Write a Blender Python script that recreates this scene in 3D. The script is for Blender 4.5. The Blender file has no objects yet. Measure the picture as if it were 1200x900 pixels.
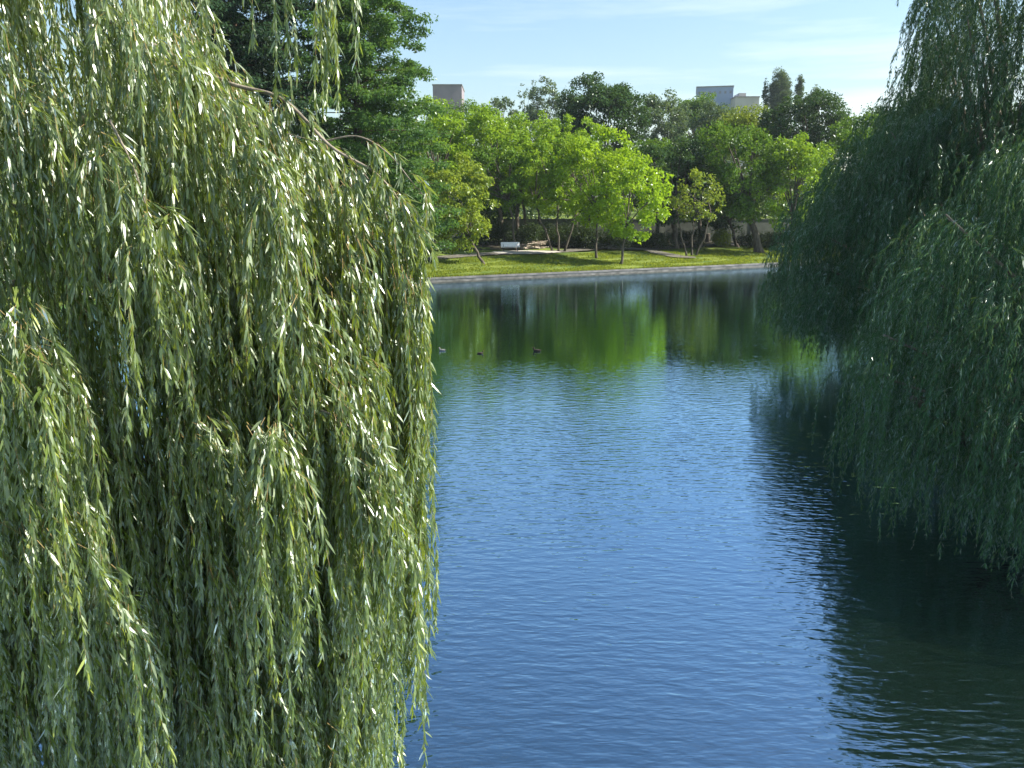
import bpy, math
import numpy as np
from math import radians, sin, cos, tan, pi

# ------------------------------------------------------------------ camera, sky, sun, exposure
S = bpy.context.scene
COL = S.collection
F, H, PITCH = 950.0, 6.0, radians(11.83)

cam_d = bpy.data.cameras.new("camera")
cam = bpy.data.objects.new("camera", cam_d)
COL.objects.link(cam)
cam.location = (0, 0, H)
cam.rotation_euler = (pi / 2 - PITCH, 0, 0)
cam_d.sensor_width = 36.0
cam_d.lens = 36.0 * F / 1200.0
cam_d.clip_start = 0.1
cam_d.clip_end = 20000
S.camera = cam

SUN_EL, SUN_AZ = radians(40), radians(92)      # azimuth clockwise from the view direction (+Y)

world = bpy.data.worlds.new("World")
S.world = world
world.use_nodes = True
wt = world.node_tree
for n in list(wt.nodes):
    wt.nodes.remove(n)
wo = wt.nodes.new("ShaderNodeOutputWorld")
bg = wt.nodes.new("ShaderNodeBackground")
sky = wt.nodes.new("ShaderNodeTexSky")
sky.sky_type = 'NISHITA'
sky.sun_disc = False
sky.sun_elevation = SUN_EL
sky.sun_rotation = SUN_AZ
sky.altitude = 50
sky.air_density = 1.5
sky.dust_density = 1.0
sky.ozone_density = 4.5
bg.inputs['Strength'].default_value = 0.080
# thin cirrus streaks high in the sky
tc = wt.nodes.new("ShaderNodeTexCoord")
mp = wt.nodes.new("ShaderNodeMapping")
mp.inputs['Scale'].default_value = (1.6, 1.6, 16.0)
mp.inputs['Rotation'].default_value = (0.0, radians(3.0), 0.0)
mp.inputs['Location'].default_value = (0.35, 0.2, 0.37)
nz = wt.nodes.new("ShaderNodeTexNoise")
nz.inputs['Scale'].default_value = 1.5
nz.inputs['Detail'].default_value = 5
nz.inputs['Roughness'].default_value = 0.55
rp = wt.nodes.new("ShaderNodeValToRGB")
rp.color_ramp.elements[0].position = 0.50
rp.color_ramp.elements[1].position = 0.78
rp.color_ramp.elements[0].color = (0, 0, 0, 1)
rp.color_ramp.elements[1].color = (0.3, 0.3, 0.3, 1)
mx = wt.nodes.new("ShaderNodeMix")
mx.data_type = 'RGBA'
mx.inputs[7].default_value = (9.0, 8.8, 8.6, 1)
wt.links.new(tc.outputs['Generated'], mp.inputs['Vector'])
wt.links.new(mp.outputs['Vector'], nz.inputs['Vector'])
wt.links.new(nz.outputs['Fac'], rp.inputs['Fac'])
wt.links.new(rp.outputs['Color'], mx.inputs['Factor'])
wt.links.new(sky.outputs['Color'], mx.inputs[6])
wt.links.new(mx.outputs[2], bg.inputs['Color'])
wt.links.new(bg.outputs['Background'], wo.inputs['Surface'])

sun_d = bpy.data.lights.new("sun", 'SUN')
sun_d.energy = 5.0
sun_d.angle = radians(0.5)
sun_d.color = (1.0, 0.95, 0.86)
sun = bpy.data.objects.new("sun", sun_d)
COL.objects.link(sun)
sun.location = (40, 10, 40)
sun.rotation_euler = (pi / 2 - SUN_EL, 0, -SUN_AZ + pi)   # points from the sun to the ground

S.view_settings.view_transform = 'Standard'
S.view_settings.look = 'None'
S.view_settings.gamma = 1.0
S.view_settings.use_curve_mapping = False
S.view_settings.exposure = 1.38
S.cycles.max_bounces = 8
S.cycles.diffuse_bounces = 3
S.cycles.glossy_bounces = 3
S.cycles.transmission_bounces = 4
S.cycles.volume_bounces = 0
S.cycles.sample_clamp_indirect = 6.0
S.cycles.use_denoising = True

# ------------------------------------------------------------------ helpers
def ray(px, py):
    a, b = (px - 600.0) / F, (450.0 - py) / F
    return np.array([a, cos(PITCH) + b * sin(PITCH), -sin(PITCH) + b * cos(PITCH)])

def at(px, py, Y):
    r = ray(px, py)
    return np.array([0, 0, H]) + r * (Y / r[1])

QX = np.array([-400, -60, -30, 40, 60, 120, 500.0])
QY = np.array([-60, 35, 57.5, 99.7, 108, 120, 140.0])
def quay(x):
    xs = np.asarray(x, float)
    acc = 0
    for o in (-4, -2, 0, 2, 4):
        acc = acc + np.interp(xs + o, QX, QY)
    return acc / 5.0

HS = np.array([-1000, -0.3, 0.2, 4, 16, 33, 60, 110, 220, 400, 3000.0])
HZ = np.array([-1.5, -1.5, 0.50, 0.75, 1.55, 2.6, 3.2, 5.0, 10, 16, 18.0])
def hgt(x, y):
    x = np.asarray(x, float); y = np.asarray(y, float)
    s = y - quay(x)
    z = np.interp(s, HS, HZ)
    xr = np.interp(y, [-60, 0, 20, 31, 60, 90], [11.5, 11.5, 12.3, 15.5, 36, 70])
    zr = np.clip((x - xr) * 0.45, -1.5, 0.7)
    xl = np.interp(y, [-60, 0, 10, 20, 45], [-8.4, -8.4, -8.6, -13, -30])
    zl = np.clip((xl - x) * 0.45, -1.5, 0.7)
    near = np.maximum(zr, zl)
    near = np.maximum(near, np.clip((-25 - y) * 0.3, -1.5, 1.5))
    z = np.where(s < 0.1, np.maximum(z, near), z)
    return z

def ground_hit(px, py):
    r = ray(px, py)
    for Y in np.arange(55, 400, 0.25):
        p = np.array([0, 0, H]) + r * (Y / r[1])
        if p[1] > quay(p[0]) and p[2] <= hgt(p[0], p[1]):
            p[2] = float(hgt(p[0], p[1]))
            return p
    return p

def empty(name, loc, label=None, cat=None, group=None, kind=None):
    o = bpy.data.objects.new(name, None)
    o.location = loc
    o.empty_display_size = 0.3
    COL.objects.link(o)
    tag(o, label, cat, group, kind)
    return o

def tag(o, label=None, cat=None, group=None, kind=None):
    if label: o["label"] = label
    if cat: o["category"] = cat
    if group: o["group"] = group
    if kind: o["kind"] = kind
    return o

def link(me, name, mat, parent=None, origin=None):
    o = bpy.data.objects.new(name, me)
    COL.objects.link(o)
    if mat is not None:
        for m in (mat if isinstance(mat, (list, tuple)) else [mat]):
            me.materials.append(m)
    if parent is not None:
        o.parent = parent
    return o

def mesh_np(name, v, loops, totals, attrs=None, smooth=False, matidx=None):
    me = bpy.data.meshes.new(name)
    v = np.ascontiguousarray(v, dtype=np.float32)
    loops = np.ascontiguousarray(loops, dtype=np.int32)
    totals = np.ascontiguousarray(totals, dtype=np.int32)
    me.vertices.add(len(v))
    me.vertices.foreach_set("co", v.ravel())
    me.loops.add(len(loops))
    me.loops.foreach_set("vertex_index", loops)
    me.polygons.add(len(totals))
    starts = np.zeros(len(totals), np.int32)
    starts[1:] = np.cumsum(totals)[:-1]
    me.polygons.foreach_set("loop_start", starts)
    if matidx is not None:
        me.polygons.foreach_set("material_index", np.ascontiguousarray(matidx, dtype=np.int32))
    me.update(calc_edges=True)
    me.polygons.foreach_set("use_smooth", np.full(len(totals), bool(smooth)))
    if attrs:
        for k, a in attrs.items():
            at_ = me.attributes.new(k, 'FLOAT', 'FACE')
            at_.data.foreach_set("value", np.ascontiguousarray(a, dtype=np.float32))
    return me

class MB:
    """collects tubes, boxes and quads into one mesh"""
    def __init__(s):
        s.v = []; s.l = []; s.t = []; s.n = 0
    def add(s, v, faces):
        v = np.asarray(v, float)
        for f in faces:
            s.l.extend([i + s.n for i in f]); s.t.append(len(f))
        s.v.append(v); s.n += len(v)
    def tube(s, pts, rad, sides=8, cap=True):
        pts = np.asarray(pts, float); rad = np.asarray(rad, float)
        k = len(pts)
        tan_ = np.gradient(pts, axis=0)
        tan_ /= np.linalg.norm(tan_, axis=1)[:, None] + 1e-9
        ref = np.array([0, 0, 1.0]) if abs(tan_[0, 2]) < 0.9 else np.array([1.0, 0, 0])
        rings = []
        for i in range(k):
            u = np.cross(tan_[i], ref); nu = np.linalg.norm(u)
            if nu < 1e-4:
                u = np.cross(tan_[i], [0.3, 1, 0.2]); nu = np.linalg.norm(u)
            u /= nu
            w = np.cross(tan_[i], u)
            ref = np.cross(u, tan_[i])
            a = np.arange(sides) / sides * 2 * pi
            rings.append(pts[i] + rad[i] * (np.cos(a)[:, None] * u + np.sin(a)[:, None] * w))
        v = np.concatenate(rings)
        fs = []
        for i in range(k - 1):
            for j in range(sides):
                j2 = (j + 1) % sides
                fs.append((i * sides + j, i * sides + j2, (i + 1) * sides + j2, (i + 1) * sides + j))
        if cap:
            fs.append(tuple(range(sides))[::-1])
            fs.append(tuple((k - 1) * sides + j for j in range(sides)))
        s.add(v, fs)
    def box(s, c, d, rz=0.0, rx=0.0, bev=0.0):
        hx, hy, hz = d[0] / 2, d[1] / 2, d[2] / 2
        b = min(bev, hx * 0.9, hy * 0.9)
        ring = [(-hx + b, -hy), (hx - b, -hy), (hx, -hy + b), (hx, hy - b), (hx - b, hy), (-hx + b, hy), (-hx, hy - b), (-hx, -hy + b)] if b > 0 else [(-hx, -hy), (hx, -hy), (hx, hy), (-hx, hy)]
        m = len(ring)
        v = np.array([(x, y, -hz) for x, y in ring] + [(x, y, hz) for x, y in ring], float)
        cx, sx = cos(rx), sin(rx)
        v = np.stack([v[:, 0], v[:, 1] * cx - v[:, 2] * sx, v[:, 1] * sx + v[:, 2] * cx], 1)
        cz, sz = cos(rz), sin(rz)
        v = np.stack([v[:, 0] * cz - v[:, 1] * sz, v[:, 0] * sz + v[:, 1] * cz, v[:, 2]], 1) + np.asarray(c, float)
        fs = [tuple(range(m))[::-1], tuple(range(m, 2 * m))]
        for j in range(m):
            j2 = (j + 1) % m
            fs.append((j, j2, m + j2, m + j))
        s.add(v, fs)
    def build(s, name, mat, parent=None, smooth=False):
        me = mesh_np(name, np.concatenate(s.v), s.l, s.t, smooth=smooth)
        return link(me, name, mat, parent)

# ------------------------------------------------------------------ materials
def new_mat(name):
    m = bpy.data.materials.new(name)
    m.use_nodes = True
    nt = m.node_tree
    for n in list(nt.nodes):
        nt.nodes.remove(n)
    out = nt.nodes.new("ShaderNodeOutputMaterial")
    return m, nt, out

def leaf_mat(name, c1, c2, under=None, trans=0.45, tcol=None, gloss=-0.11, rough=0.5, c3=None):
    """two-sided leaf: varied green, translucent, waxy; the underside can be paler"""
    m, nt, out = new_mat(name)
    N = nt.nodes.new; L = nt.links.new
    a = N("ShaderNodeAttribute"); a.attribute_name = "v"; a.attribute_type = 'GEOMETRY'
    r = N("ShaderNodeMix"); r.data_type = 'RGBA'
    r.inputs[6].default_value = (*c1, 1); r.inputs[7].default_value = (*c2, 1)
    L(a.outputs['Fac'], r.inputs['Factor'])
    col = r.outputs[2]
    if c3:                                     # a few young yellowish leaves
        k = N("ShaderNodeMapRange"); k.inputs['From Min'].default_value = 0.74; k.inputs['From Max'].default_value = 0.9
        L(a.outputs['Fac'], k.inputs['Value'])
        y = N("ShaderNodeMix"); y.data_type = 'RGBA'; y.inputs[7].default_value = (*c3, 1)
        L(k.outputs[0], y.inputs['Factor']); L(col, y.inputs[6]); col = y.outputs[2]
    if under:
        g = N("ShaderNodeNewGeometry")
        u = N("ShaderNodeMix"); u.data_type = 'RGBA'
        u.inputs[7].default_value = (*under, 1)
        L(g.outputs['Backfacing'], u.inputs['Factor']); L(col, u.inputs[6])
        col = u.outputs[2]
    d = N("ShaderNodeBsdfDiffuse"); L(col, d.inputs['Color'])
    t = N("ShaderNodeBsdfTranslucent")
    if tcol is None:
        tcol = (c2[0] * 1.9, c2[1] * 1.9, c2[2] * 0.7)
    tm = N("ShaderNodeMix"); tm.data_type = 'RGBA'
    tm.inputs[6].default_value = (*[x * 0.75 for x in tcol], 1); tm.inputs[7].default_value = (*tcol, 1)
    L(a.outputs['Fac'], tm.inputs['Factor']); L(tm.outputs[2], t.inputs['Color'])
    x = N("ShaderNodeMixShader"); x.inputs[0].default_value = trans
    L(d.outputs[0], x.inputs[1]); L(t.outputs[0], x.inputs[2])
    gl = N("ShaderNodeBsdfGlossy"); gl.inputs['Roughness'].default_value = rough
    gl.inputs['Color'].default_value = (0.9, 0.95, 0.9, 1)
    lw = N("ShaderNodeFresnel"); lw.inputs['IOR'].default_value = 1.45
    ml = N("ShaderNodeMath"); ml.operation = 'MULTIPLY_ADD'
    ml.inputs[1].default_value = 0.25 + gloss; ml.inputs[2].default_value = gloss * 0.2; ml.use_clamp = True
    L(lw.outputs[0], ml.inputs[0])
    x2 = N("ShaderNodeMixShader")
    L(ml.outputs[0], x2.inputs[0]); L(x.outputs[0], x2.inputs[1]); L(gl.outputs[0], x2.inputs[2])
    L(x2.outputs[0], out.inputs['Surface'])
    return m

def rough_mat(name, c1, c2, scale=4.0, rough=0.9, bump=0.3, stretch=(1, 1, 1), spec=0.3, detail=6):
    m, nt, out = new_mat(name)
    N = nt.nodes.new; L = nt.links.new
    p = N("ShaderNodeBsdfPrincipled")
    p.inputs['Roughness'].default_value = rough
    p.inputs['Specular IOR Level'].default_value = spec
    c = N("ShaderNodeTexCoord"); mp_ = N("ShaderNodeMapping"); mp_.inputs['Scale'].default_value = stretch
    n = N("ShaderNodeTexNoise"); n.inputs['Scale'].default_value = scale; n.inputs['Detail'].default_value = detail
    r = N("ShaderNodeValToRGB")
    r.color_ramp.elements[0].position = 0.32; r.color_ramp.elements[1].position = 0.68
    r.color_ramp.elements[0].color = (*c1, 1); r.color_ramp.elements[1].color = (*c2, 1)
    L(c.outputs['Object'], mp_.inputs['Vector']); L(mp_.outputs[0], n.inputs['Vector'])
    L(n.outputs['Fac'], r.inputs['Fac']); L(r.outputs['Color'], p.inputs['Base Color'])
    b = N("ShaderNodeBump"); b.inputs['Strength'].default_value = bump; b.inputs['Distance'].default_value = 0.05
    L(n.outputs['Fac'], b.inputs['Height']); L(b.outputs['Normal'], p.inputs['Normal'])
    L(p.outputs[0], out.inputs['Surface'])
    return m

def water_mat():
    m, nt, out = new_mat("lake water")
    N = nt.nodes.new; L = nt.links.new
    c = N("ShaderNodeTexCoord")
    def noise(scale, rot, sx, sy, det, dist=0.0):
        mp_ = N("ShaderNodeMapping")
        mp_.inputs['Rotation'].default_value = (0, 0, radians(rot))
        mp_.inputs['Scale'].default_value = (sx, sy, 1)
        L(c.outputs['Object'], mp_.inputs['Vector'])
        n = N("ShaderNodeTexNoise"); n.inputs['Scale'].default_value = scale
        n.inputs['Detail'].default_value = det; n.inputs['Distortion'].default_value = dist
        L(mp_.outputs[0], n.inputs['Vector'])
        return n.outputs['Fac']
    def add(a, b, k):
        x = N("ShaderNodeMath"); x.operation = 'MULTIPLY_ADD'
        L(b, x.inputs[0]); x.inputs[1].default_value = k
        if a is None: x.inputs[2].default_value = 0
        else: L(a, x.inputs[2])
        return x.outputs[0]
    h = add(None, noise(3.9, 24, 0.55, 1.5, 2.0, 0.3), 0.024)
    h = add(h, noise(5.2, -32, 0.5, 1.5, 2.0, 0.2), 0.0165)
    h = add(h, noise(11.0, 8, 0.7, 1.4, 2.0), 0.0036)
    # patches of breeze and calm
    pw = noise(0.055, 10, 0.6, 1.6, 3.0)
    rr = N("ShaderNodeMapRange")
    rr.inputs['From Min'].default_value = 0.35; rr.inputs['From Max'].default_value = 0.65
    rr.inputs['To Min'].default_value = 0.45; rr.inputs['To Max'].default_value = 1.0
    L(pw, rr.inputs['Value'])
    # the far shore is sheltered, its water calmer
    sx = N("ShaderNodeSeparateXYZ"); L(c.outputs['Object'], sx.inputs[0])
    sh = N("ShaderNodeMapRange"); sh.inputs['From Min'].default_value = 18; sh.inputs['From Max'].default_value = 34
    sh.inputs['To Min'].default_value = 1.0; sh.inputs['To Max'].default_value = 0.28
    L(sx.outputs['Y'], sh.inputs['Value'])
    sm = N("ShaderNodeMath"); sm.operation = 'MULTIPLY'
    L(rr.outputs[0], sm.inputs[0]); L(sh.outputs[0], sm.inputs[1])
    b = N("ShaderNodeBump"); b.inputs['Distance'].default_value = 1.0
    L(sm.outputs[0], b.inputs['Strength']); L(h, b.inputs['Height'])
    d = N("ShaderNodeBsdfDiffuse"); d.inputs['Color'].default_value = (0.004, 0.008, 0.004, 1)
    g = N("ShaderNodeBsdfGlossy"); g.inputs['Roughness'].default_value = 0.015
    g.inputs['Color'].default_value = (0.57, 0.79, 1.0, 1)
    f = N("ShaderNodeLayerWeight"); f.inputs['Blend'].default_value = 0.5
    L(b.outputs['Normal'], f.inputs['Normal']); L(b.outputs['Normal'], g.inputs['Normal'])
    x = N("ShaderNodeMixShader")
    pf = N("ShaderNodeMath"); pf.operation = 'POWER'; pf.inputs[1].default_value = 0.98
    L(f.outputs['Facing'], pf.inputs[0]); L(pf.outputs[0], x.inputs[0]); L(d.outputs[0], x.inputs[1]); L(g.outputs[0], x.inputs[2])
    L(x.outputs[0], out.inputs['Surface'])
    return m

def grass_mat():
    m, nt, out = new_mat("mown grass and earth")
    N = nt.nodes.new; L = nt.links.new
    c = N("ShaderNodeTexCoord")
    n1 = N("ShaderNodeTexNoise"); n1.inputs['Scale'].default_value = 0.35; n1.inputs['Detail'].default_value = 6
    n2 = N("ShaderNodeTexNoise"); n2.inputs['Scale'].default_value = 6.0; n2.inputs['Detail'].default_value = 6
    L(c.outputs['Object'], n1.inputs['Vector']); L(c.outputs['Object'], n2.inputs['Vector'])
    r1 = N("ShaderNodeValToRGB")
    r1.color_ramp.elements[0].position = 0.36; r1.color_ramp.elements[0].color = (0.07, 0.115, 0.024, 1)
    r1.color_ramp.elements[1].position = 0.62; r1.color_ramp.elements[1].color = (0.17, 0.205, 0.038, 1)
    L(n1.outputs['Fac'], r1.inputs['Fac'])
    mx_ = N("ShaderNodeMix"); mx_.data_type = 'RGBA'; mx_.blend_type = 'MULTIPLY'
    mx_.inputs['Factor'].default_value = 0.6
    r2 = N("ShaderNodeValToRGB")
    r2.color_ramp.elements[0].position = 0.3; r2.color_ramp.elements[0].color = (0.45, 0.5, 0.4, 1)
    r2.color_ramp.elements[1].position = 0.7; r2.color_ramp.elements[1].color = (1, 1, 1, 1)
    L(n2.outputs['Fac'], r2.inputs['Fac'])
    L(r1.outputs[0], mx_.inputs[6]); L(r2.outputs[0], mx_.inputs[7])
    p = N("ShaderNodeBsdfPrincipled"); p.inputs['Roughness'].default_value = 0.95
    p.inputs['Specular IOR Level'].default_value = 0.1
    L(mx_.outputs[2], p.inputs['Base Color'])
    b = N("ShaderNodeBump"); b.inputs['Strength'].default_value = 0.8; b.inputs['Distance'].default_value = 0.08
    L(n2.outputs['Fac'], b.inputs['Height']); L(b.outputs[0], p.inputs['Normal'])
    L(p.outputs[0], out.inputs['Surface'])
    return m

M = {}
M['bark'] = rough_mat("grey brown bark", (0.05, 0.04, 0.03), (0.13, 0.11, 0.085), 6, 0.95, 0.8, (1, 1, 0.25))
M['bark_red'] = rough_mat("reddish conifer bark", (0.06, 0.04, 0.03), (0.12, 0.08, 0.055), 5, 0.95, 0.8, (1, 1, 0.2))
M['bark_willow'] = rough_mat("pale willow bark", (0.12, 0.10, 0.075), (0.27, 0.23, 0.18), 9, 0.9, 0.7, (1, 1, 0.3))
M['twig'] = rough_mat("ochre willow twig", (0.16, 0.105, 0.04), (0.27, 0.2, 0.07), 12, 0.7, 0.1)
M['stone'] = rough_mat("grey weathered concrete", (0.065, 0.063, 0.058), (0.15, 0.145, 0.135), 1.1, 0.9, 0.35)
M['stone_wet'] = rough_mat("dark wet stone", (0.02, 0.022, 0.018), (0.06, 0.06, 0.045), 2.5, 0.6, 0.4)
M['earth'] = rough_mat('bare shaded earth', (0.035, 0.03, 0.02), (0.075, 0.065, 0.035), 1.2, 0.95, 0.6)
M['gravel_shade'] = rough_mat('gravel with shade in its colour', (0.075, 0.068, 0.05), (0.14, 0.128, 0.10), 3, 0.95, 0.5)  # path gravel darkened: the tree shade is put into its colour
M['stone_face'] = rough_mat('stained dark stone', (0.06, 0.058, 0.05), (0.16, 0.15, 0.135), 1.3, 0.9, 0.5)
M['gravel'] = rough_mat("pale gravel", (0.3, 0.27, 0.22), (0.46, 0.42, 0.36), 9, 0.95, 0.5)
M['render'] = rough_mat("pale green grey render", (0.075, 0.085, 0.068), (0.125, 0.138, 0.11), 0.8, 0.9, 0.15)
M['bench_paint'] = rough_mat("white bench paint", (0.75, 0.73, 0.7), (0.85, 0.83, 0.8), 7, 0.55, 0.15)
M['iron'] = rough_mat("dark iron", (0.03, 0.03, 0.035), (0.07, 0.07, 0.075), 8, 0.6, 0.2)
M['wood'] = rough_mat("weathered cut wood", (0.2, 0.15, 0.11), (0.42, 0.35, 0.28), 5, 0.9, 0.4)
M['mauve'] = rough_mat("mauve grey facade", (0.19, 0.165, 0.185), (0.24, 0.21, 0.225), 0.15, 0.9, 0.05)
M['blue'] = rough_mat("blue grey facade", (0.2, 0.26, 0.40), (0.25, 0.31, 0.46), 0.15, 0.8, 0.05)
M['cream'] = rough_mat("pale cream facade", (0.36, 0.345, 0.32), (0.44, 0.42, 0.39), 0.15, 0.9, 0.05)
M['glass'] = rough_mat("dark window glass", (0.16, 0.17, 0.2), (0.22, 0.23, 0.27), 0.5, 0.3, 0.0, spec=0.3)
M['roof'] = rough_mat("grey roof felt", (0.16, 0.15, 0.15), (0.24, 0.23, 0.22), 0.4, 0.9, 0.1)
M['duck'] = rough_mat("dark brown plumage", (0.02, 0.016, 0.012), (0.06, 0.045, 0.03), 25, 0.8, 0.2)
M['duck_pale'] = rough_mat("pale grey plumage", (0.12, 0.115, 0.10), (0.24, 0.23, 0.21), 25, 0.8, 0.2)
M['bill'] = rough_mat("ochre bill", (0.3, 0.2, 0.05), (0.4, 0.27, 0.08), 10, 0.5, 0.0)
M['water'] = water_mat()
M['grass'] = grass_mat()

L_MID = leaf_mat("mid green leaf", (0.035, 0.085, 0.015), (0.12, 0.20, 0.03), trans=0.28)
L_LIGHT = leaf_mat("fresh green leaf", (0.065, 0.14, 0.016), (0.22, 0.32, 0.034), trans=0.3)
L_LIME = leaf_mat("lime green leaf", (0.11, 0.18, 0.012), (0.26, 0.37, 0.028), trans=0.35)
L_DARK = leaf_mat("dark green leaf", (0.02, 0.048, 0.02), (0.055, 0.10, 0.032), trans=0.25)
L_HAZY = leaf_mat("haze tinted blue green leaf", (0.042, 0.075, 0.045), (0.11, 0.155, 0.08), trans=0.28)  # lightened leaf colour, distance haze painted in for the far trees
L_OLIVE = leaf_mat("yellow olive leaf", (0.065, 0.11, 0.018), (0.22, 0.27, 0.04), trans=0.3)
L_CON = leaf_mat("feathery conifer needle", (0.045, 0.10, 0.03), (0.08, 0.145, 0.04), trans=0.4)
L_CONDARK = leaf_mat("dark conifer needle", (0.02, 0.045, 0.025), (0.035, 0.065, 0.03), trans=0.25)
L_SHRUB = leaf_mat("shrub leaf", (0.025, 0.042, 0.02), (0.045, 0.065, 0.025), trans=0.3)
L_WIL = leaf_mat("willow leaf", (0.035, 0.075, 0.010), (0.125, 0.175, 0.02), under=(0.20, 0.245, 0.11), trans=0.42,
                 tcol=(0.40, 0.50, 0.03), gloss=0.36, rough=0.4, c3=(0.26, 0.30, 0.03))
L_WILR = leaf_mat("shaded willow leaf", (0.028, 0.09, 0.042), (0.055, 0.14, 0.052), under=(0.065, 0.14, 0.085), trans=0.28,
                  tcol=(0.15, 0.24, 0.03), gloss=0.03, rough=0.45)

# ------------------------------------------------------------------ setting: ground, lake, path
def build_ground():
    xs = np.unique(np.concatenate([np.linspace(-1500, -420, 10), np.linspace(-400, -62, 30), np.linspace(-60, 80, 141),
                                   np.linspace(84, 400, 40), np.linspace(420, 1500, 10)]))
    ss = np.unique(np.concatenate([np.linspace(-600, -120, 14), np.linspace(-115, -1.5, 100), [-0.6, 0.2], np.linspace(0.6, 40, 80),
                                   np.linspace(42, 130, 45), np.linspace(140, 420, 30), np.geomspace(450, 2400, 10)]))
    X, Sg = np.meshgrid(xs, ss)
    Y = quay(X) + Sg
    Z = hgt(X, Y)
    rng = np.random.default_rng(3)
    Z = Z + np.where(Sg > 1.0, 0.05 * np.sin(X * 0.7 + Y * 0.3) + 0.04 * np.sin(Y * 1.1 - X * 0.4) + rng.normal(0, 0.012, X.shape), 0)
    nx, ny = len(xs), len(ss)
    v = np.stack([X.ravel(), Y.ravel(), Z.ravel()], 1)
    i = (np.arange(ny - 1)[:, None] * nx + np.arange(nx - 1)[None, :]).ravel()
    q = np.stack([i, i + 1, i + nx + 1, i + nx], 1)
    me = mesh_np("ground", v, q.ravel(), np.full(len(q), 4), smooth=True)
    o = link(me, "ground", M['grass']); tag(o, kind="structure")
build_ground()

def build_water():
    xs = np.linspace(-60, 75, 55); ny = 12
    rows = []
    for x in xs:
        y1 = float(quay(x)) + 0.1
        rows.append([(x, -60 + (y1 + 60) * k / (ny - 1), 0) for k in range(ny)])
    v = np.array(rows).reshape(-1, 3)
    i = (np.arange(len(xs) - 1)[:, None] * ny + np.arange(ny - 1)[None, :]).ravel()
    q = np.stack([i, i + ny, i + ny + 1, i + 1], 1)
    me = mesh_np("lake_water", v, q.ravel(), np.full(len(q), 4), smooth=True)
    o = link(me, "lake_water", M['water']); tag(o, kind="structure")
build_water()

def ribbon(name, pix, widths, mat, lift=0.05):
    """a strip laid on the ground along points of the place"""
    pts = [ground_hit(*p) for p in pix]
    P = []; W = []
    for k in range(len(pts) - 1):
        for t in np.linspace(0, 1, 8, endpoint=False):
            P.append(pts[k] * (1 - t) + pts[k + 1] * t); W.append(widths[k] * (1 - t) + widths[k + 1] * t)
    P.append(pts[-1]); W.append(widths[-1])
    P = np.array(P); W = np.array(W)
    T = np.gradient(P, axis=0); T[:, 2] = 0; T /= np.linalg.norm(T, axis=1)[:, None]
    Nn = np.stack([-T[:, 1], T[:, 0], 0 * T[:, 0]], 1)
    rng = np.random.default_rng(5)
    cols = []
    for e in (-1, -0.5, 0, 0.5, 1):
        jit = rng.normal(0, 0.06, len(P)) if abs(e) == 1 else 0
        c = P + Nn * ((W * e / 2 + jit)[:, None])
        c[:, 2] = hgt(c[:, 0], c[:, 1]) + lift + 0.09
        cols.append(c)
    v = np.stack(cols, 1).reshape(-1, 3)
    i = (np.arange(len(P) - 1)[:, None] * 5 + np.arange(4)[None, :]).ravel()
    q = np.stack([i, i + 1, i + 6, i + 5], 1)
    o = link(mesh_np(name, v, q.ravel(), np.full(len(q), 4), smooth=True), name, mat)
    return tag(o, kind="structure")
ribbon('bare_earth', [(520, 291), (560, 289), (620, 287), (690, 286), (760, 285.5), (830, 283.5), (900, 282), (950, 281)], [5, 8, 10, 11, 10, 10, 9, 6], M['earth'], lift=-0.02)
ribbon("gravel_path", [(945, 287), (880, 287), (830, 288), (760, 293), (700, 292), (655, 296), (600, 297.5), (565, 299), (520, 303), (470, 308)],
       [2.2, 2.2, 2.2, 2.2, 2.0, 2.0, 2.4, 2.0, 1.8, 1.8], M['gravel_shade'])
ribbon('gravel_pad', [(580, 297.5), (600, 297.3), (630, 296.8), (655, 296.3)], [1.6, 3.4, 3.2, 1.4], M['gravel'], lift=0.06)
ribbon("side_path", [(762, 294.5), (775, 298), (795, 302), (815, 303)], [1.6, 2.4, 2.4, 1.2], M['gravel_shade'], lift=0.055)

# quay wall: long low stone edge of the lake with a paler coping
def sweep(x0, x1, prof, step=1.0):
    """prof: list of (offset behind the quay line, z)"""
    xs = np.arange(x0, x1 + 1e-6, step)
    y = quay(xs)
    n = np.stack([-np.gradient(y, xs), np.ones_like(xs)], 1); n /= np.linalg.norm(n, axis=1)[:, None]
    v = []
    for o, z in prof:
        v.append(np.stack([xs + n[:, 0] * o, y + n[:, 1] * o, np.full_like(xs, z)], 1))
    v = np.stack(v, 1)
    m = len(prof); k = len(xs)
    idx = np.arange(k * m).reshape(k, m)
    fs = []
    for a in range(m):
        b = (a + 1) % m
        fs.append(np.stack([idx[:-1, a], idx[1:, a], idx[1:, b], idx[:-1, b]], 1))
    q = np.concatenate(fs)
    return v.reshape(-1, 3), q
qw = empty("quay_wall", (0, float(quay(0)), 0), "long low concrete edge wall along the far shore of the lake", "wall")
def qpart(name, prof, mat, x0=-58, x1=70):
    v, q = sweep(x0, x1, prof)
    v = v - np.array(qw.location)
    return link(mesh_np(name, v, q.ravel(), np.full(len(q), 4)), name, mat, qw)
qpart("footing", [(-0.06, -1.4), (0.3, -1.4), (0.3, 0.13), (-0.06, 0.13)], M['stone_wet'])
qpart("wall_face", [(0.0, 0.13), (0.32, 0.13), (0.32, 0.40), (0.0, 0.40)], M['stone_face'])
qpart("coping", [(-0.05, 0.40), (0.55, 0.40), (0.55, 0.545), (-0.02, 0.56)], M['stone'])

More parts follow.
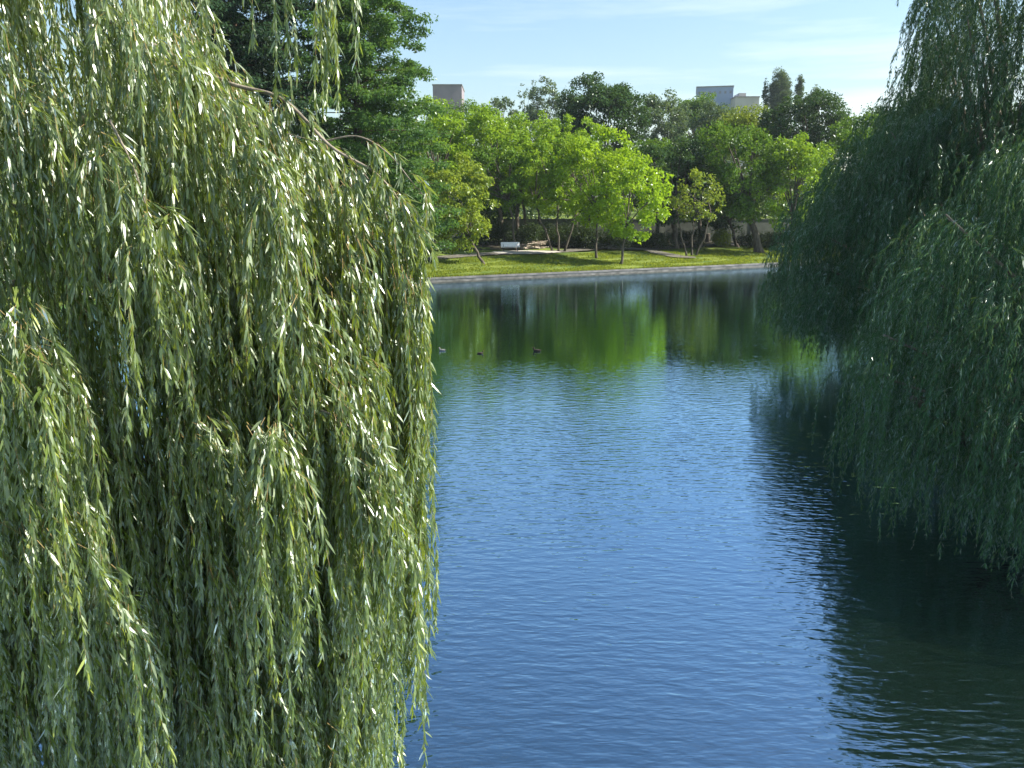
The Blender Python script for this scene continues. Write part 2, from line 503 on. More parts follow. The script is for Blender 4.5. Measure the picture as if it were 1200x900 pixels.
# ------------------------------------------------------------------ air
def haze():
    m, nt, out = new_mat("summer haze")
    v = nt.nodes.new("ShaderNodeVolumePrincipled")
    v.inputs['Color'].default_value = (0.78, 0.88, 1.0, 1)
    v.inputs['Density'].default_value = 0.00014
    v.inputs['Anisotropy'].default_value = 0.2
    nt.links.new(v.outputs[0], out.inputs['Volume'])
    mb = MB(); mb.box((0, 900, 37.0), (3400, 4400, 78.0))
    o = mb.build("haze", m); tag(o, kind="stuff")
haze()

# ------------------------------------------------------------------ foliage
def unit(a):
    return a / (np.linalg.norm(a, axis=-1, keepdims=True) + 1e-9)

def leaf_rhombs(pos, direc, nrm, ln, wd, var):
    """one four-cornered leaf per position"""
    side = unit(np.cross(direc, nrm))
    nrm2 = np.cross(side, direc)
    a = pos
    b = pos + direc * (ln * 0.45)[:, None] + side * (wd / 2)[:, None] + nrm2 * (ln * 0.06)[:, None]
    c = pos + direc * ln[:, None]
    d = pos + direc * (ln * 0.45)[:, None] - side * (wd / 2)[:, None] + nrm2 * (ln * 0.06)[:, None]
    v = np.stack([a, b, c, d], 1).reshape(-1, 3)
    n = len(pos)
    return v, np.arange(n * 4), np.full(n, 4), var

def leaf_lances(pos, direc, nrm, ln, wd, bend, var):
    """narrow pointed leaf, bent downwards, three faces"""
    side = unit(np.cross(direc, nrm))
    nrm2 = np.cross(side, direc)
    def pt(t, s):
        return pos + direc * (ln * t)[:, None] + side * (wd * s)[:, None] - nrm2 * (ln * bend * t * t)[:, None]
    v = np.stack([pt(0, 0), pt(0.32, 0.5), pt(0.32, -0.5), pt(0.7, 0.36), pt(0.7, -0.36), pt(1, 0)], 1).reshape(-1, 3)
    n = len(pos)
    base = (np.arange(n) * 6)[:, None]
    loops = (base + np.array([0, 1, 2, 2, 1, 3, 4, 4, 3, 5])[None, :]).ravel()
    tot = np.tile([3, 4, 3], n)
    return v, loops, tot, np.repeat(var, 3)

def crown_mesh(rng, clumps, leaf, per_m2, flat=0.75, up=0.5):
    """clumps: rows of x, y, z, r. Leaves sit in the outer part of every clump, facing out and up."""
    P = []; D = []; Nn = []; LN = []; V = []
    for (x, y, z, r) in clumps:
        n = max(12, int(4 * pi * r * r * flat * per_m2))
        u = unit(rng.normal(size=(n, 3)))
        # bumps on the clump so that its outline is uneven
        k = rng.normal(size=(4, 3)) * 1.6
        ph = rng.uniform(0, 6.28, 4)
        bump = 1 + 0.13 * np.sin(u @ k.T * 2 + ph).sum(1) / 1.6
        rad = r * bump * rng.uniform(0.3, 1.12, n) ** 0.6
        p = u * rad[:, None]; p[:, 2] *= flat
        nn = unit(u * 0.8 + np.array([0, 0, up]) + rng.normal(0, 0.7, (n, 3)))
        d = unit(np.cross(nn, rng.normal(size=(n, 3))) + np.array([0, 0, -0.25]))
        P.append(p + [x, y, z]); D.append(d); Nn.append(nn)
        LN.append(leaf * rng.uniform(0.65, 1.35, n))
        V.append(np.clip(rng.uniform(0, 1) * 0.55 + rng.uniform(-0.1, 0.55, n), 0, 1))
    P = np.concatenate(P); LN = np.concatenate(LN)
    v, l, t, a = leaf_rhombs(P, np.concatenate(D), np.concatenate(Nn), LN, LN * 0.55, np.concatenate(V))
    return mesh_np("crown", v, l, t, {"v": a})

def trunk_mesh(mb, rng, base, top, r0, r1, wob=0.25, seg=7, sides=8, flare=1.5):
    base = np.asarray(base, float); top = np.asarray(top, float)
    t = np.linspace(0, 1, seg)
    pts = base + (top - base) * t[:, None]
    j = rng.normal(0, wob, (seg, 3)) * (np.sin(t * pi) ** 0.7)[:, None]; j[:, 2] *= 0.3
    pts += j
    rad = r0 + (r1 - r0) * t
    rad[0] *= flare
    mb.tube(pts, rad, sides)
    return pts

def broad_tree(name, label, px, top, width, bottom, d, leafm, seed, base_px=None, leaf=0.36, dens=17, clump=0.24, n=60,
               stems=1, depth=0.9, cat="tree", group=None, flat=0.75, r_tr=None, hole=0.0, shape=1.0, bark='bark', thin=1.0):
    """a deciduous tree: its outline given by where its crown stands in the place"""
    rng = np.random.default_rng(seed)
    c_top = at(px, top, d); c_bot = at(px, bottom, d)
    zc, rz = (c_top[2] + c_bot[2]) / 2, (c_top[2] - c_bot[2]) / 2 * 1.05
    rx = width / 2 * d / F * 1.14
    ry = rx * depth
    bx = at(base_px if base_px is not None else px, 260, d)[0]
    gz = float(hgt(bx, d))
    root = empty(name, (bx, d, gz), label, cat, group)
    cx = c_top[0] - bx; cz = zc - gz
    rc = clump * 0.72 * min(rx, rz * 1.1); n = int(n * 1.75)
    cl = []
    for i in range(n):
        u = unit(rng.normal(size=3))
        u[2] = u[2] * 0.95 + 0.05
        f = rng.uniform(0.35, 1.0) ** 0.55
        r = rc * rng.uniform(0.5, 1.15)
        # fuller above the middle, narrower to the foot
        w = 1.0 - 0.12 * shape * max(0, -u[2])
        p = np.array([u[0] * (rx - r * 0.85) * f * w, u[1] * (ry - r * 0.85) * f * w, u[2] * (rz - r * flat) * f])
        cl.append((cx + p[0], p[1], cz + p[2], r))
    cl = np.array(cl)
    me = crown_mesh(rng, cl, leaf, dens * thin, flat)
    link(me, "crown", leafm, root)
    mb = MB()
    rt = r_tr if r_tr else min(0.32, max(0.1, 0.022 * (cz + rz)))
    lo = cz - rz * 0.55
    heads = []
    for s in range(stems):
        ox = (s - (stems - 1) / 2) * rt * 2.6
        topx = cx * 0.45 + (s - (stems - 1) / 2) * rx * 0.5
        pts = trunk_mesh(mb, rng, (ox, rng.normal(0, 0.15) if stems > 1 else 0, -0.25), (topx, rng.normal(0, 0.3), max(lo, 1.0)), rt / (stems ** 0.5), rt * 0.6 / (stems ** 0.5), 0.07 + 0.008 * lo)
        heads.append(pts[-1])
    order = np.argsort(-cl[:, 3])[:16]
    for i, ci in enumerate(order):
        h = heads[i % len(heads)]
        c = cl[ci, :3]
        m1 = h * 0.5 + c * 0.5 + np.array([0, 0, 0.12 * rz])
        t = np.linspace(0, 1, 6)[:, None]
        pts = (1 - t) ** 2 * h + 2 * t * (1 - t) * m1 + t ** 2 * c
        mb.tube(pts, np.linspace(rt * 0.42, 0.025, 6), 5)
    mb.build("trunk", M[bark], root, smooth=True)
    return root

def conifer(name, label, px, d, z_top, R, leafm, seed, lo=0.06, nb=270):
    rng = np.random.default_rng(seed)
    bx = at(px, 260, d)[0]; gz = float(hgt(bx, d))
    root = empty(name, (bx, d, gz), label, "tree")
    Ht = z_top - gz
    mb = MB()
    trunk_mesh(mb, rng, (0, 0, -0.3), (0, 0, Ht), 0.5, 0.04, 0.08, 12, 10)
    cl = []
    for i in range(nb):
        t = lo + (1 - lo) * (i + rng.uniform(0, 1)) / nb
        L = R * (1 - t) ** 0.62 * rng.uniform(0.6, 1.1) + 0.4
        a = i * 2.399 + rng.normal(0, 0.35)
        h = t * Ht
        dr = np.array([cos(a), sin(a), 0])
        s = np.linspace(0, 1, 6)
        rise = L * (0.18 * s - 0.34 * s ** 2 + 0.16 * s ** 3)
        pts = dr * (L * s)[:, None] + np.stack([0 * s, 0 * s, h + rise], 1)
        mb.tube(pts, np.linspace(0.055 * (1 - t) + 0.02, 0.012, 6), 4, cap=False)
        for k in range(int(4 + L * 2.0)):
            q = rng.uniform(0.25, 1.0)
            pos = dr * L * q + np.array([rng.normal(0, 0.22 * L * (1.05 - q) + 0.15), rng.normal(0, 0.22 * L * (1.05 - q) + 0.15), h + np.interp(q, s, rise) - rng.uniform(0, 0.35)])
            cl.append((*pos, rng.uniform(0.38, 0.85)))
    me = crown_mesh(rng, np.array(cl), 0.27, 22, 0.5, up=0.7)
    link(me, "crown", leafm, root)
    mb.build("trunk", M['bark_red'], root, smooth=True)
    return root

# willow strands: hanging twigs that spring outwards and then fall
class Strands:
    def __init__(s):
        s.P = []; s.d = []; s.R = []; s.L = []
    def bundle(s, rng, p, n, spread, L, out, R=0.35, zmin=None):
        P = np.asarray(p, float) + rng.normal(0, 1, (n, 3)) * np.array(spread)
        a = np.arctan2(out[1], out[0]) + rng.normal(0, 0.8, n)
        d = np.stack([np.cos(a), np.sin(a)], 1)
        Ls = L * rng.uniform(0.55, 1.15, n)
        if zmin is not None:
            Ls = np.minimum(Ls, np.maximum(P[:, 2] - zmin - rng.uniform(0, 0.9, n), 0.25))
        s.P.append(P); s.d.append(d); s.R.append(R * rng.uniform(0.3, 1.5, n)); s.L.append(Ls)
    def done(s, rng):
        s.P = np.concatenate(s.P); s.d = np.concatenate(s.d); s.R = np.concatenate(s.R); s.L = np.concatenate(s.L)
        n = len(s.P)
        s.ph = rng.uniform(0, 6.28, (n, 2)); s.am = rng.uniform(0.01, 0.05, (n, 2)); s.fr = rng.uniform(1.2, 3.0, (n, 2))
        s.tone = rng.uniform(0, 1, n)
    def pos(s, i, t):
        r0 = s.R[i]
        e = 1 - np.exp(-t / r0)
        h = r0 * e
        z = -(t - h * 0.85)
        sw = s.am[i] * (np.sin(s.fr[i] * t[:, None] + s.ph[i]) - np.sin(s.ph[i])) * np.minimum(t, 1)[:, None]
        xy = s.d[i] * h[:, None] + sw
        return s.P[i] + np.concatenate([xy, z[:, None]], 1)

def strand_leaves(rng, st, per_m, ln, wd, lance, ang=32):
    cnt = np.maximum((st.L * per_m).astype(int), 4)
    i = np.repeat(np.arange(len(st.P)), cnt)
    t = rng.uniform(0.02, 1, len(i)) * st.L[i]
    p = st.pos(i, t); p2 = st.pos(i, t + 0.03)
    tg = unit(p2 - p)
    rnd = unit(np.cross(tg, rng.normal(size=(len(i), 3))))
    a = np.radians(np.clip(rng.normal(ang, 13, len(i)), 4, 85))
    d = unit(tg * np.cos(a)[:, None] + rnd * np.sin(a)[:, None] + np.array([0, 0, -0.25]))
    nn = unit(rnd * 0.7 - tg * 0.5 + rng.normal(0, 0.45, (len(i), 3)) + np.array([0, 0, 0.35]))
    L = ln * rng.uniform(0.45, 1.3, len(i)) * np.where(t / st.L[i] > 0.9, 0.75, 1)
    var = np.clip(0.55 * st.tone[i] + 0.45 * rng.uniform(0, 1, len(i)), 0, 1)
    if lance:
        return leaf_lances(p, d, nn, L, wd * rng.uniform(0.75, 1.25, len(i)), rng.uniform(0.02, 0.28, len(i)), var)
    return leaf_rhombs(p, d, nn, L, wd * rng.uniform(0.75, 1.25, len(i)), var)

def strand_twigs(st, idx, rad, K=8):
    """three-sided thin stems along the strands"""
    n = len(idx)
    tt = np.linspace(0, 1, K)
    I = np.repeat(idx, K); T = np.tile(tt, n) * st.L[I] * 0.97
    p = st.pos(I, T).reshape(n, K, 3)
    r = (rad * (1 - 0.75 * tt))[None, :, None]
    offs = [np.array([cos(a), sin(a), 0]) for a in (0, 2.094, 4.189)]
    v = np.stack([p + r * o for o in offs], 2)            # n, K, 3, 3
    base = (np.arange(n) * K * 3)[:, None, None] + (np.arange(K - 1) * 3)[None, :, None] + np.arange(3)[None, None, :]
    nxt = (np.arange(n) * K * 3)[:, None, None] + (np.arange(K - 1) * 3)[None, :, None] + np.array([1, 2, 0])[None, None, :]
    q = np.stack([base, nxt, nxt + 3, base + 3], -1).reshape(-1, 4)
    return mesh_np("twigs", v.reshape(-1, 3), q.ravel(), np.full(len(q), 4))

def bez(pts, n=14):
    """smooth curve through the points"""
    pts = np.asarray(pts, float)
    k = len(pts); out = []
    ext = np.vstack([2 * pts[0] - pts[1], pts, 2 * pts[-1] - pts[-2]])
    for i in range(k - 1):
        p0, p1, p2, p3 = ext[i], ext[i + 1], ext[i + 2], ext[i + 3]
        for t in np.linspace(0, 1, n, endpoint=False):
            out.append(0.5 * ((2 * p1) + (-p0 + p2) * t + (2 * p0 - 5 * p1 + 4 * p2 - p3) * t * t + (-p0 + 3 * p1 - 3 * p2 + p3) * t ** 3))
    out.append(pts[-1])
    return np.array(out)

# ---- near willow on the left
def near_willow():
    rng = np.random.default_rng(11)
    base = np.array([-9.6, 8.8, float(hgt(-9.6, 8.8))])
    root = empty("weeping_willow", base, "near weeping willow with long sunlit silvery green strands on the left", "tree")
    st = Strands()
    topx = [-400, 170, 205, 238, 330, 420, 472, 492]
    topy = [-420, -380, -70, 62, 118, 186, 240, 320]
    trunk_xy = np.array([-9.6, 8.8])
    def put(px, py, d, n, spread, L, R=0.35, zmin=0.35, out=None):
        p = at(px, py, d)
        o = unit(p[:2] - trunk_xy) if out is None else np.array(out, float)
        st.bundle(rng, p, n, spread, L, o, R, zmin)
    # body of the crown
    for k in range(430):
        px = rng.uniform(-260, 425)
        tp = np.interp(px, topx, topy)
        tp = tp + 55 * max(0.0, (px - 270) / 155)      # the outer edge hangs open
        py = tp + 10 + (860 - tp) * rng.uniform(0, 1) ** 1.15
        d = rng.uniform(5.4, 9.2)
        put(px, py, d, int(rng.integers(4, 10)), (0.07, 0.12, 0.10), rng.uniform(1.2, 3.2), 0.2)
    for k in range(170):
        put(rng.uniform(-60, 430), rng.uniform(430, 930), rng.uniform(6.6, 9.0), int(rng.integers(7, 13)), (0.12, 0.14, 0.06), rng.uniform(1.0, 2.2), zmin=-0.1)
    for k in range(130):
        put(rng.uniform(-80, 425), rng.uniform(480, 780), rng.uniform(5.7, 7.0), int(rng.integers(6, 11)), (0.08, 0.12, 0.12), rng.uniform(1.6, 3.0), 0.15, zmin=0.2)
    # outer edge of the crown, facing the open water
    for k in range(70):
        t = rng.uniform(0, 1) ** 1.5
        px = 245 + 205 * t
        py = np.interp(px, topx, topy) + rng.uniform(6, 110)
        put(px, py, rng.uniform(5.9, 7.4), int(8 - 4 * t), (0.06, 0.2, 0.05), rng.uniform(1.0, 3.2), 0.12)
    for k in range(30):
        put(rng.uniform(380, 432), rng.uniform(260, 560), rng.uniform(5.8, 7.2), 8, (0.05, 0.15, 0.1), rng.uniform(2.0, 3.6), 0.12)
    # the fringe at the right, longest strands
    for px, py, pb, n in ((468, 246, 560, 6), (476, 262, 600, 8), (478, 300, 640, 9), (466, 310, 600, 8), (474, 330, 700, 12), (478, 350, 760, 9),
                         (477, 420, 800, 7), (479, 470, 830, 6), (480, 560, 905, 4), (478, 640, 900, 3), (456, 290, 520, 6), (446, 250, 540, 4), (440, 420, 800, 6),
                         (425, 300, 700, 12), (415, 380, 860, 14), (425, 500, 900, 12), (400, 560, 930, 14), (428, 600, 930, 8)):
        d = rng.uniform(5.9, 6.3)
        put(px, py, d, n, (0.045, 0.10, 0.06), (at(px, py, d)[2] - at(px, pb, d)[2]) / 1.0, 0.05, zmin=1.35)
    # single strands hanging from above the picture
    for px, L, n in ((318, 1.1, 3), (366, 1.15, 4), (372, 1.3, 4), (398, 0.8, 2), (285, 0.7, 2)):
        put(px, -60, 6.0, n, (0.03, 0.05, 0.05), L, 0.08)
    # layered arches nearer to the camera
    arches = [
        ([(-60, 380, 5.2), (0, 372, 5.0), (36, 400, 4.9), (56, 470, 4.8)], 13, 1.5),
        ([(180, 500, 5.6), (260, 500, 5.2), (330, 520, 5.0), (285, 600, 5.0)], 12, 1.5),
        ([(330, 480, 5.6), (380, 480, 5.4), (425, 520, 5.3), (448, 600, 5.3)], 10, 1.6),
        ([(20, 120, 5.6), (90, 130, 5.4), (140, 190, 5.2), (178, 300, 5.1)], 12, 1.3),
        ([(120, 20, 5.8), (220, 60, 5.6), (280, 150, 5.5), (330, 260, 5.4)], 14, 1.4),
        ([(-40, 620, 5.0), (40, 600, 4.9), (110, 640, 4.8), (150, 720, 4.8)], 10, 1.4),
    ]
    arch_curves = []
    for pts, n, L in arches:
        c = bez([at(*p) for p in pts], 10)
        arch_curves.append(c)
        for k in range(n):
            p = c[rng.integers(0, len(c))]
            o = unit(c[-1][:2] - c[0][:2])
            st.bundle(rng, p, 6, (0.07, 0.08, 0.08), L * rng.uniform(0.5, 1.3), o, 0.15, 0.3)
    # limbs seen among the leaves
    limbs = [
        ([(120, 20, 6.6), (255, 92, 6.3), (330, 116, 6.2), (388, 172, 6.1), (440, 203, 6.1), (474, 246, 6.05), (484, 290, 6.0)], 0.017),
        ([(380, 165, 6.12), (420, 160, 6.1), (455, 180, 6.1), (484, 215, 6.1), (502, 236, 6.1)], 0.007),
        ([(415, 190, 6.1), (440, 222, 6.05), (456, 262, 6.0)], 0.006),
        ([(128, 140, 5.2), (158, 200, 5.2), (175, 260, 5.15), (180, 310, 5.15)], 0.008),
        ([(60, 430, 6.4), (84, 480, 6.3), (88, 530, 6.3), (74, 600, 6.3)], 0.03),
        ([(86, 488, 6.3), (120, 502, 6.2), (160, 530, 6.1), (205, 575, 6.0)], 0.013),
        ([(80, 515, 6.3), (125, 540, 6.2), (160, 580, 6.1), (180, 640, 6.0)], 0.012),
        ([(210, 130, 6.4), (260, 140, 6.2), (310, 150, 6.1), (380, 168, 6.1)], 0.007),
        ([(-20, 230, 6.5), (60, 260, 6.3), (130, 330, 6.1), (170, 430, 6.0)], 0.018),
        ([(330, 480, 5.6), (380, 482, 5.4), (425, 520, 5.3), (448, 600, 5.3)], 0.008),
    ]
    crotch = base + np.array([0.3, -0.1, 2.6])
    for pts, r in limbs:
        mb = MB()
        c = bez([at(*p) for p in pts], 9)
        mb.tube(c - base, np.linspace(r, r * 0.35, len(c)), 7)
        mb.build("branch", M['bark_willow'], root, smooth=True)
        for k in range(int(len(c) * (0.45 if r > 0.0075 else 0.15))):
            p = c[rng.integers(4, len(c))]
            st.bundle(rng, p, 2, (0.03, 0.04, 0.01), rng.uniform(0.25, 0.8), unit(c[-1][:2] - c[0][:2]), 0.12)
    mb = MB()
    tp = bez([base + [0, 0, -0.5], base + [0.05, 0, 0.8], crotch], 5)
    mb.tube(tp - base, np.linspace(0.62, 0.4, len(tp)) , 14)
    mb.build("trunk", M['bark_willow'], root, smooth=True)
    for tgt, r in (((-80, 60), 0.2), ((60, -60), 0.17), ((140, 120), 0.13), ((30, 330), 0.12), ((-150, 300), 0.15)):
        mb = MB()
        e = at(*tgt, 7.4)
        c = bez([crotch - [0, 0, 0.2], crotch * 0.6 + e * 0.4 + [0, 0, 0.9], e], 9)
        mb.tube(c - base, np.linspace(r, r * 0.25, len(c)), 9)
        mb.build("limb", M['bark_willow'], root, smooth=True)
    st.done(rng)
    st.P = st.P - base
    v, l, t, a = strand_leaves(rng, st, 68, 0.112, 0.0155, True, 27)
    link(mesh_np("crown", v, l, t, {"v": a}), "crown", L_WIL, root)
    link(strand_twigs(st, np.arange(len(st.P)), 0.0026), "twigs", M['twig'], root)
    print("near willow leaves", len(v) // 6, "strands", len(st.P))
near_willow()

# ---- big willow on the right, farther out
def willow(name, label, base_xy, prof, n_b, seed, leaf, per_m, zbot, nst, Lr, sparse_z=None, lean=None, shell=0.55, front=None, rt=0.5):
    rng = np.random.default_rng(seed)
    base = np.array([base_xy[0], base_xy[1], float(hgt(*base_xy))])
    root = empty(name, base, label, "tree")
    st = Strands()
    pz = np.array([p[0] for p in prof]); pr = np.array([p[1] for p in prof])
    heads = []
    w = None
    for k in range(n_b):
        while True:
            z = rng.uniform(pz[0], pz[-1])
            r = np.interp(z, pz, pr)
            if rng.uniform(0, pr.max()) < r: break
        if sparse_z and z > sparse_z and rng.uniform(0, 1) < 0.45:
            continue
        a = rng.uniform(0, 2 * pi)
        f = rng.uniform(shell, 1.0)
        p = np.array([base[0] + cos(a) * r * f, base[1] + sin(a) * r * f, z])
        st.bundle(rng, p, int(rng.integers(nst[0], nst[1])), (0.22, 0.22, 0.10), rng.uniform(*Lr), (cos(a), sin(a)), 0.6, zbot)
        if k % 9 == 0: heads.append(p)
    for k in range(front or 0):
        a = rng.uniform(1.0 * pi, 1.8 * pi); r = rng.uniform(0.8, 1.06) * pr.max()
        p = np.array([base[0] + cos(a) * r, base[1] + sin(a) * r, rng.uniform(1.6, 3.4)])
        st.bundle(rng, p, int(rng.integers(4, 8)), (0.2, 0.2, 0.12), rng.uniform(2.2, 3.6), (cos(a), sin(a)), 0.3, zbot + 0.2)
    mb = MB()
    top = base + np.array([0, 0, pz[-1] * 0.55 - base[2]])
    tp = bez([base - [0, 0, 0.5], base + [0.1, -0.1, 1.5], top], 7)
    mb.tube(tp - base, np.linspace(rt, rt * 0.45, len(tp)), 12)
    for p in heads[:70]:
        s = tp[int(np.clip((p[2] / pz[-1]) * len(tp) * 0.8, 3, len(tp) - 1))]
        hz = np.array([0, 0, 0.05 * np.linalg.norm(p - s)])
        c = bez([s, s * 0.5 + p * 0.5 + hz, p + [0, 0, 0.05]], 6)
        mb.tube(c - base, np.linspace(rt * 0.28, 0.02, len(c)), 5)
    if lean:
        c = bez([np.array(q, float) for q in lean], 8)
        ms = MB(); ms.tube(c - base, np.linspace(0.2, 0.07, len(c)), 9)
        ms.build("leaning_stem", M['bark'], root, smooth=True)  # darker bark than the trunk: shade put into the pale stem's colour
    mb.build("trunk", M['bark_willow'], root, smooth=True)
    st.done(rng)
    st.P = st.P - base
    v, l, t, a = strand_leaves(rng, st, per_m, leaf[0], leaf[1], False, 28)
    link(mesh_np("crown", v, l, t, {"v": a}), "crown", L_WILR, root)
    print(name, "leaves", len(v) // 4)
    return root

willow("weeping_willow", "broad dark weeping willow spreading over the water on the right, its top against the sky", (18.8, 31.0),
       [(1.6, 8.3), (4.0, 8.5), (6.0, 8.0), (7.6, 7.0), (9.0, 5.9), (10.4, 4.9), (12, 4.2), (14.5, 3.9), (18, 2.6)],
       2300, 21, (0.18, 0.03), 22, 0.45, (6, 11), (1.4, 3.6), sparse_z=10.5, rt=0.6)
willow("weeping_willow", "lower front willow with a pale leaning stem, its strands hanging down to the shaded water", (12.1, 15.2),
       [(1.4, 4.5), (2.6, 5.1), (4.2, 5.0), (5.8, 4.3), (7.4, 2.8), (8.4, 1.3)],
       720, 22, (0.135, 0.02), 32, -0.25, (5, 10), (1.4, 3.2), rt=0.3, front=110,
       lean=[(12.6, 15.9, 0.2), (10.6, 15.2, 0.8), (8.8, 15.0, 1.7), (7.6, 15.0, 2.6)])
willow("weeping_willow", "very dark willow at the right border, added to shade the low front one", (19.6, 18.6),
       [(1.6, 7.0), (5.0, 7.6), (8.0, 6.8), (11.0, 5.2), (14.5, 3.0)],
       1100, 23, (0.17, 0.028), 24, 0.75, (6, 11), (1.4, 3.2), rt=0.5)  # extra willow, placed and sized to shade the front willow and water

# ---- trees of the far bank
conifer("redwood_tree", "tall dark feathery conifer against the sky, behind the near willow", 290, 66, 40, 8.0, L_CONDARK, 31)
conifer("redwood_tree", "brighter green feathery conifer right of the dark one, its ragged edge against the sky", 424, 72, 44, 8.6, L_CON, 32)
G = "trees of the far bank"
B = broad_tree
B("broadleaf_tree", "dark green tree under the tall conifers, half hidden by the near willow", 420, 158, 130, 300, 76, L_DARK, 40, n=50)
B("broadleaf_tree", "rounded yellowish green tree left of the bench, foliage down to the grass", 531, 177, 92, 306, 83, L_OLIVE, 41, base_px=567, n=60, dens=16, r_tr=0.16, clump=0.27, group=G)
B("broadleaf_tree", "fresh green tree touching the bright conifer, above the rounded tree", 512, 107, 96, 250, 97, L_LIGHT, 42, n=50, group=G)
B("broadleaf_tree", "fresh green domed tree right above the bench, with dark trunk behind it", 570, 115, 100, 262, 101, L_LIGHT, 43, base_px=592, n=56, r_tr=0.3, group=G)
B("broadleaf_tree", "mid green tree with low spreading foliage just right of the rounded tree", 583, 161, 66, 256, 95, L_MID, 44, base_px=606, n=44, r_tr=0.14, group=G)
B("broadleaf_tree", "bright green tree in the middle of the row, crown against the hazy trees", 628, 125, 84, 254, 104, L_LIGHT, 45, base_px=621, n=50, stems=2, group=G)
B("broadleaf_tree", "green tree on several thin trunks behind the log heap", 652, 145, 92, 262, 96, L_LIGHT, 46, base_px=655, n=56, stems=3, r_tr=0.22, group=G)
B("broadleaf_tree", "yellow green tree left of the brightest tree, on a thin trunk", 703, 143, 96, 276, 91, L_LIME, 47, base_px=700, n=58, r_tr=0.14, group=G)
B("broadleaf_tree", "brightest lime green tree in the middle, its foliage drooping to the lawn", 744, 169, 86, 292, 87, L_LIME, 48, base_px=728, n=64, r_tr=0.15, group=G, shape=0.6)
B("broadleaf_tree", "small olive bush tree with three splayed stems in front of dark trees", 817, 196, 66, 268, 98, L_OLIVE, 49, base_px=812, n=30, stems=3, r_tr=0.2, thin=0.7, clump=0.24, group=G)
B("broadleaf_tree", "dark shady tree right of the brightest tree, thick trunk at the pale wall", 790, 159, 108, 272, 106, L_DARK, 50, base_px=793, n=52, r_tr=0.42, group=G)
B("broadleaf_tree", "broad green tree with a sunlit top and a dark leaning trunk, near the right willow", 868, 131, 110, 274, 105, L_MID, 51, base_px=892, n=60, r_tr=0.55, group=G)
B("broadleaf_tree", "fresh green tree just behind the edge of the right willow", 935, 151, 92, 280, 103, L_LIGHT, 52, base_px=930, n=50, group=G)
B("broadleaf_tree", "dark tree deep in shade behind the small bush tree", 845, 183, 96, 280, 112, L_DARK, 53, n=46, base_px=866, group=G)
B("broadleaf_tree", "mid green tree mostly hidden behind the right willow", 1010, 123, 110, 268, 112, L_MID, 54, n=46, group=G)
B("broadleaf_tree", "dense dark tree behind the thin trunks in the middle of the row", 690, 171, 130, 262, 116, L_MID, 55, n=50, group=G)
B("broadleaf_tree", "fresh green crown filling between the domed tree and the thin trunk tree", 606, 129, 84, 250, 108, L_LIGHT, 56, n=50, group=G)
B("broadleaf_tree", "fresh green tree peeping above the yellow green tree, under the tall dark one", 676, 133, 80, 250, 104, L_LIGHT, 57, n=50, group=G)
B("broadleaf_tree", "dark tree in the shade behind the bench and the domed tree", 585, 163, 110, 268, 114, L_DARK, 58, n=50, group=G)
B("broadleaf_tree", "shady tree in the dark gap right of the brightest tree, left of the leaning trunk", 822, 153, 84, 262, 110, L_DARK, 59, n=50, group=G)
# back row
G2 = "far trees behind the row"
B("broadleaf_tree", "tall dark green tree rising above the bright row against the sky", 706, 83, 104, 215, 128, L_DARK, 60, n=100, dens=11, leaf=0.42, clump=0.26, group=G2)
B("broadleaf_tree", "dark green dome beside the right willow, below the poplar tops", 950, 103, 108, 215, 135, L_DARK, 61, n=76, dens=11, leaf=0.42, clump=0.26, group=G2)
B("broadleaf_tree", "hazy grey green tree with the taller double top, left of the tall dark tree", 637, 88, 42, 175, 205, L_HAZY, 62, n=50, dens=8, leaf=0.5, group=G2, clump=0.32)
B("broadleaf_tree", "hazy slim tree left of the double topped one", 614, 96, 20, 175, 210, L_HAZY, 63, n=26, dens=8, leaf=0.5, group=G2, clump=0.32)
B("broadleaf_tree", "small hazy tree top right of the mauve building", 587, 108, 36, 175, 190, L_HAZY, 64, n=36, dens=8, leaf=0.5, group=G2, clump=0.32)
B("broadleaf_tree", "hazy pale green tree right of the tall dark tree", 778, 104, 62, 190, 168, L_HAZY, 65, n=56, dens=9, leaf=0.45, group=G2, clump=0.32)
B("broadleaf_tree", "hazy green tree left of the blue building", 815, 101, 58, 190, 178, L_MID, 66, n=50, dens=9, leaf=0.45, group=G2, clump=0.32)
B("broadleaf_tree", "dim green tree in front of the blue building", 843, 113, 64, 200, 150, L_HAZY, 67, n=46, dens=9, leaf=0.42, group=G2, clump=0.32)
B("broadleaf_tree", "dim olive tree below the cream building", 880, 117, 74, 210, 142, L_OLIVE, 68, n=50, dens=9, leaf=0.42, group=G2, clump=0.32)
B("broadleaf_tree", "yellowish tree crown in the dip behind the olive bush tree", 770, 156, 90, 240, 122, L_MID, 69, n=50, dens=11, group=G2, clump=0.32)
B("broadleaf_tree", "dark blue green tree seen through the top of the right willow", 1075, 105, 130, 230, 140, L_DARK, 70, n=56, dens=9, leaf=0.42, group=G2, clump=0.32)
B("broadleaf_tree", "green crown filling behind the bright conifer foot", 450, 118, 110, 220, 112, L_MID, 71, n=56, dens=10, group=G2, clump=0.32)
B("broadleaf_tree", "mid green crown far behind the domed tree", 540, 116, 100, 210, 140, L_MID, 72, n=50, dens=9, group=G2, clump=0.32)
G3 = "poplars on the skyline"
B("poplar_tree", "thin dark pointed poplar, leftmost on the skyline by the dark dome", 898, 92, 7, 150, 245, L_DARK, 75, n=70, dens=11, leaf=0.42, clump=0.62, group=G3)
B("poplar_tree", "tallest oval poplar standing on the skyline over the dark dome", 916, 79, 25, 150, 245, L_HAZY, 76, n=70, dens=11, leaf=0.42, clump=0.62, group=G3)
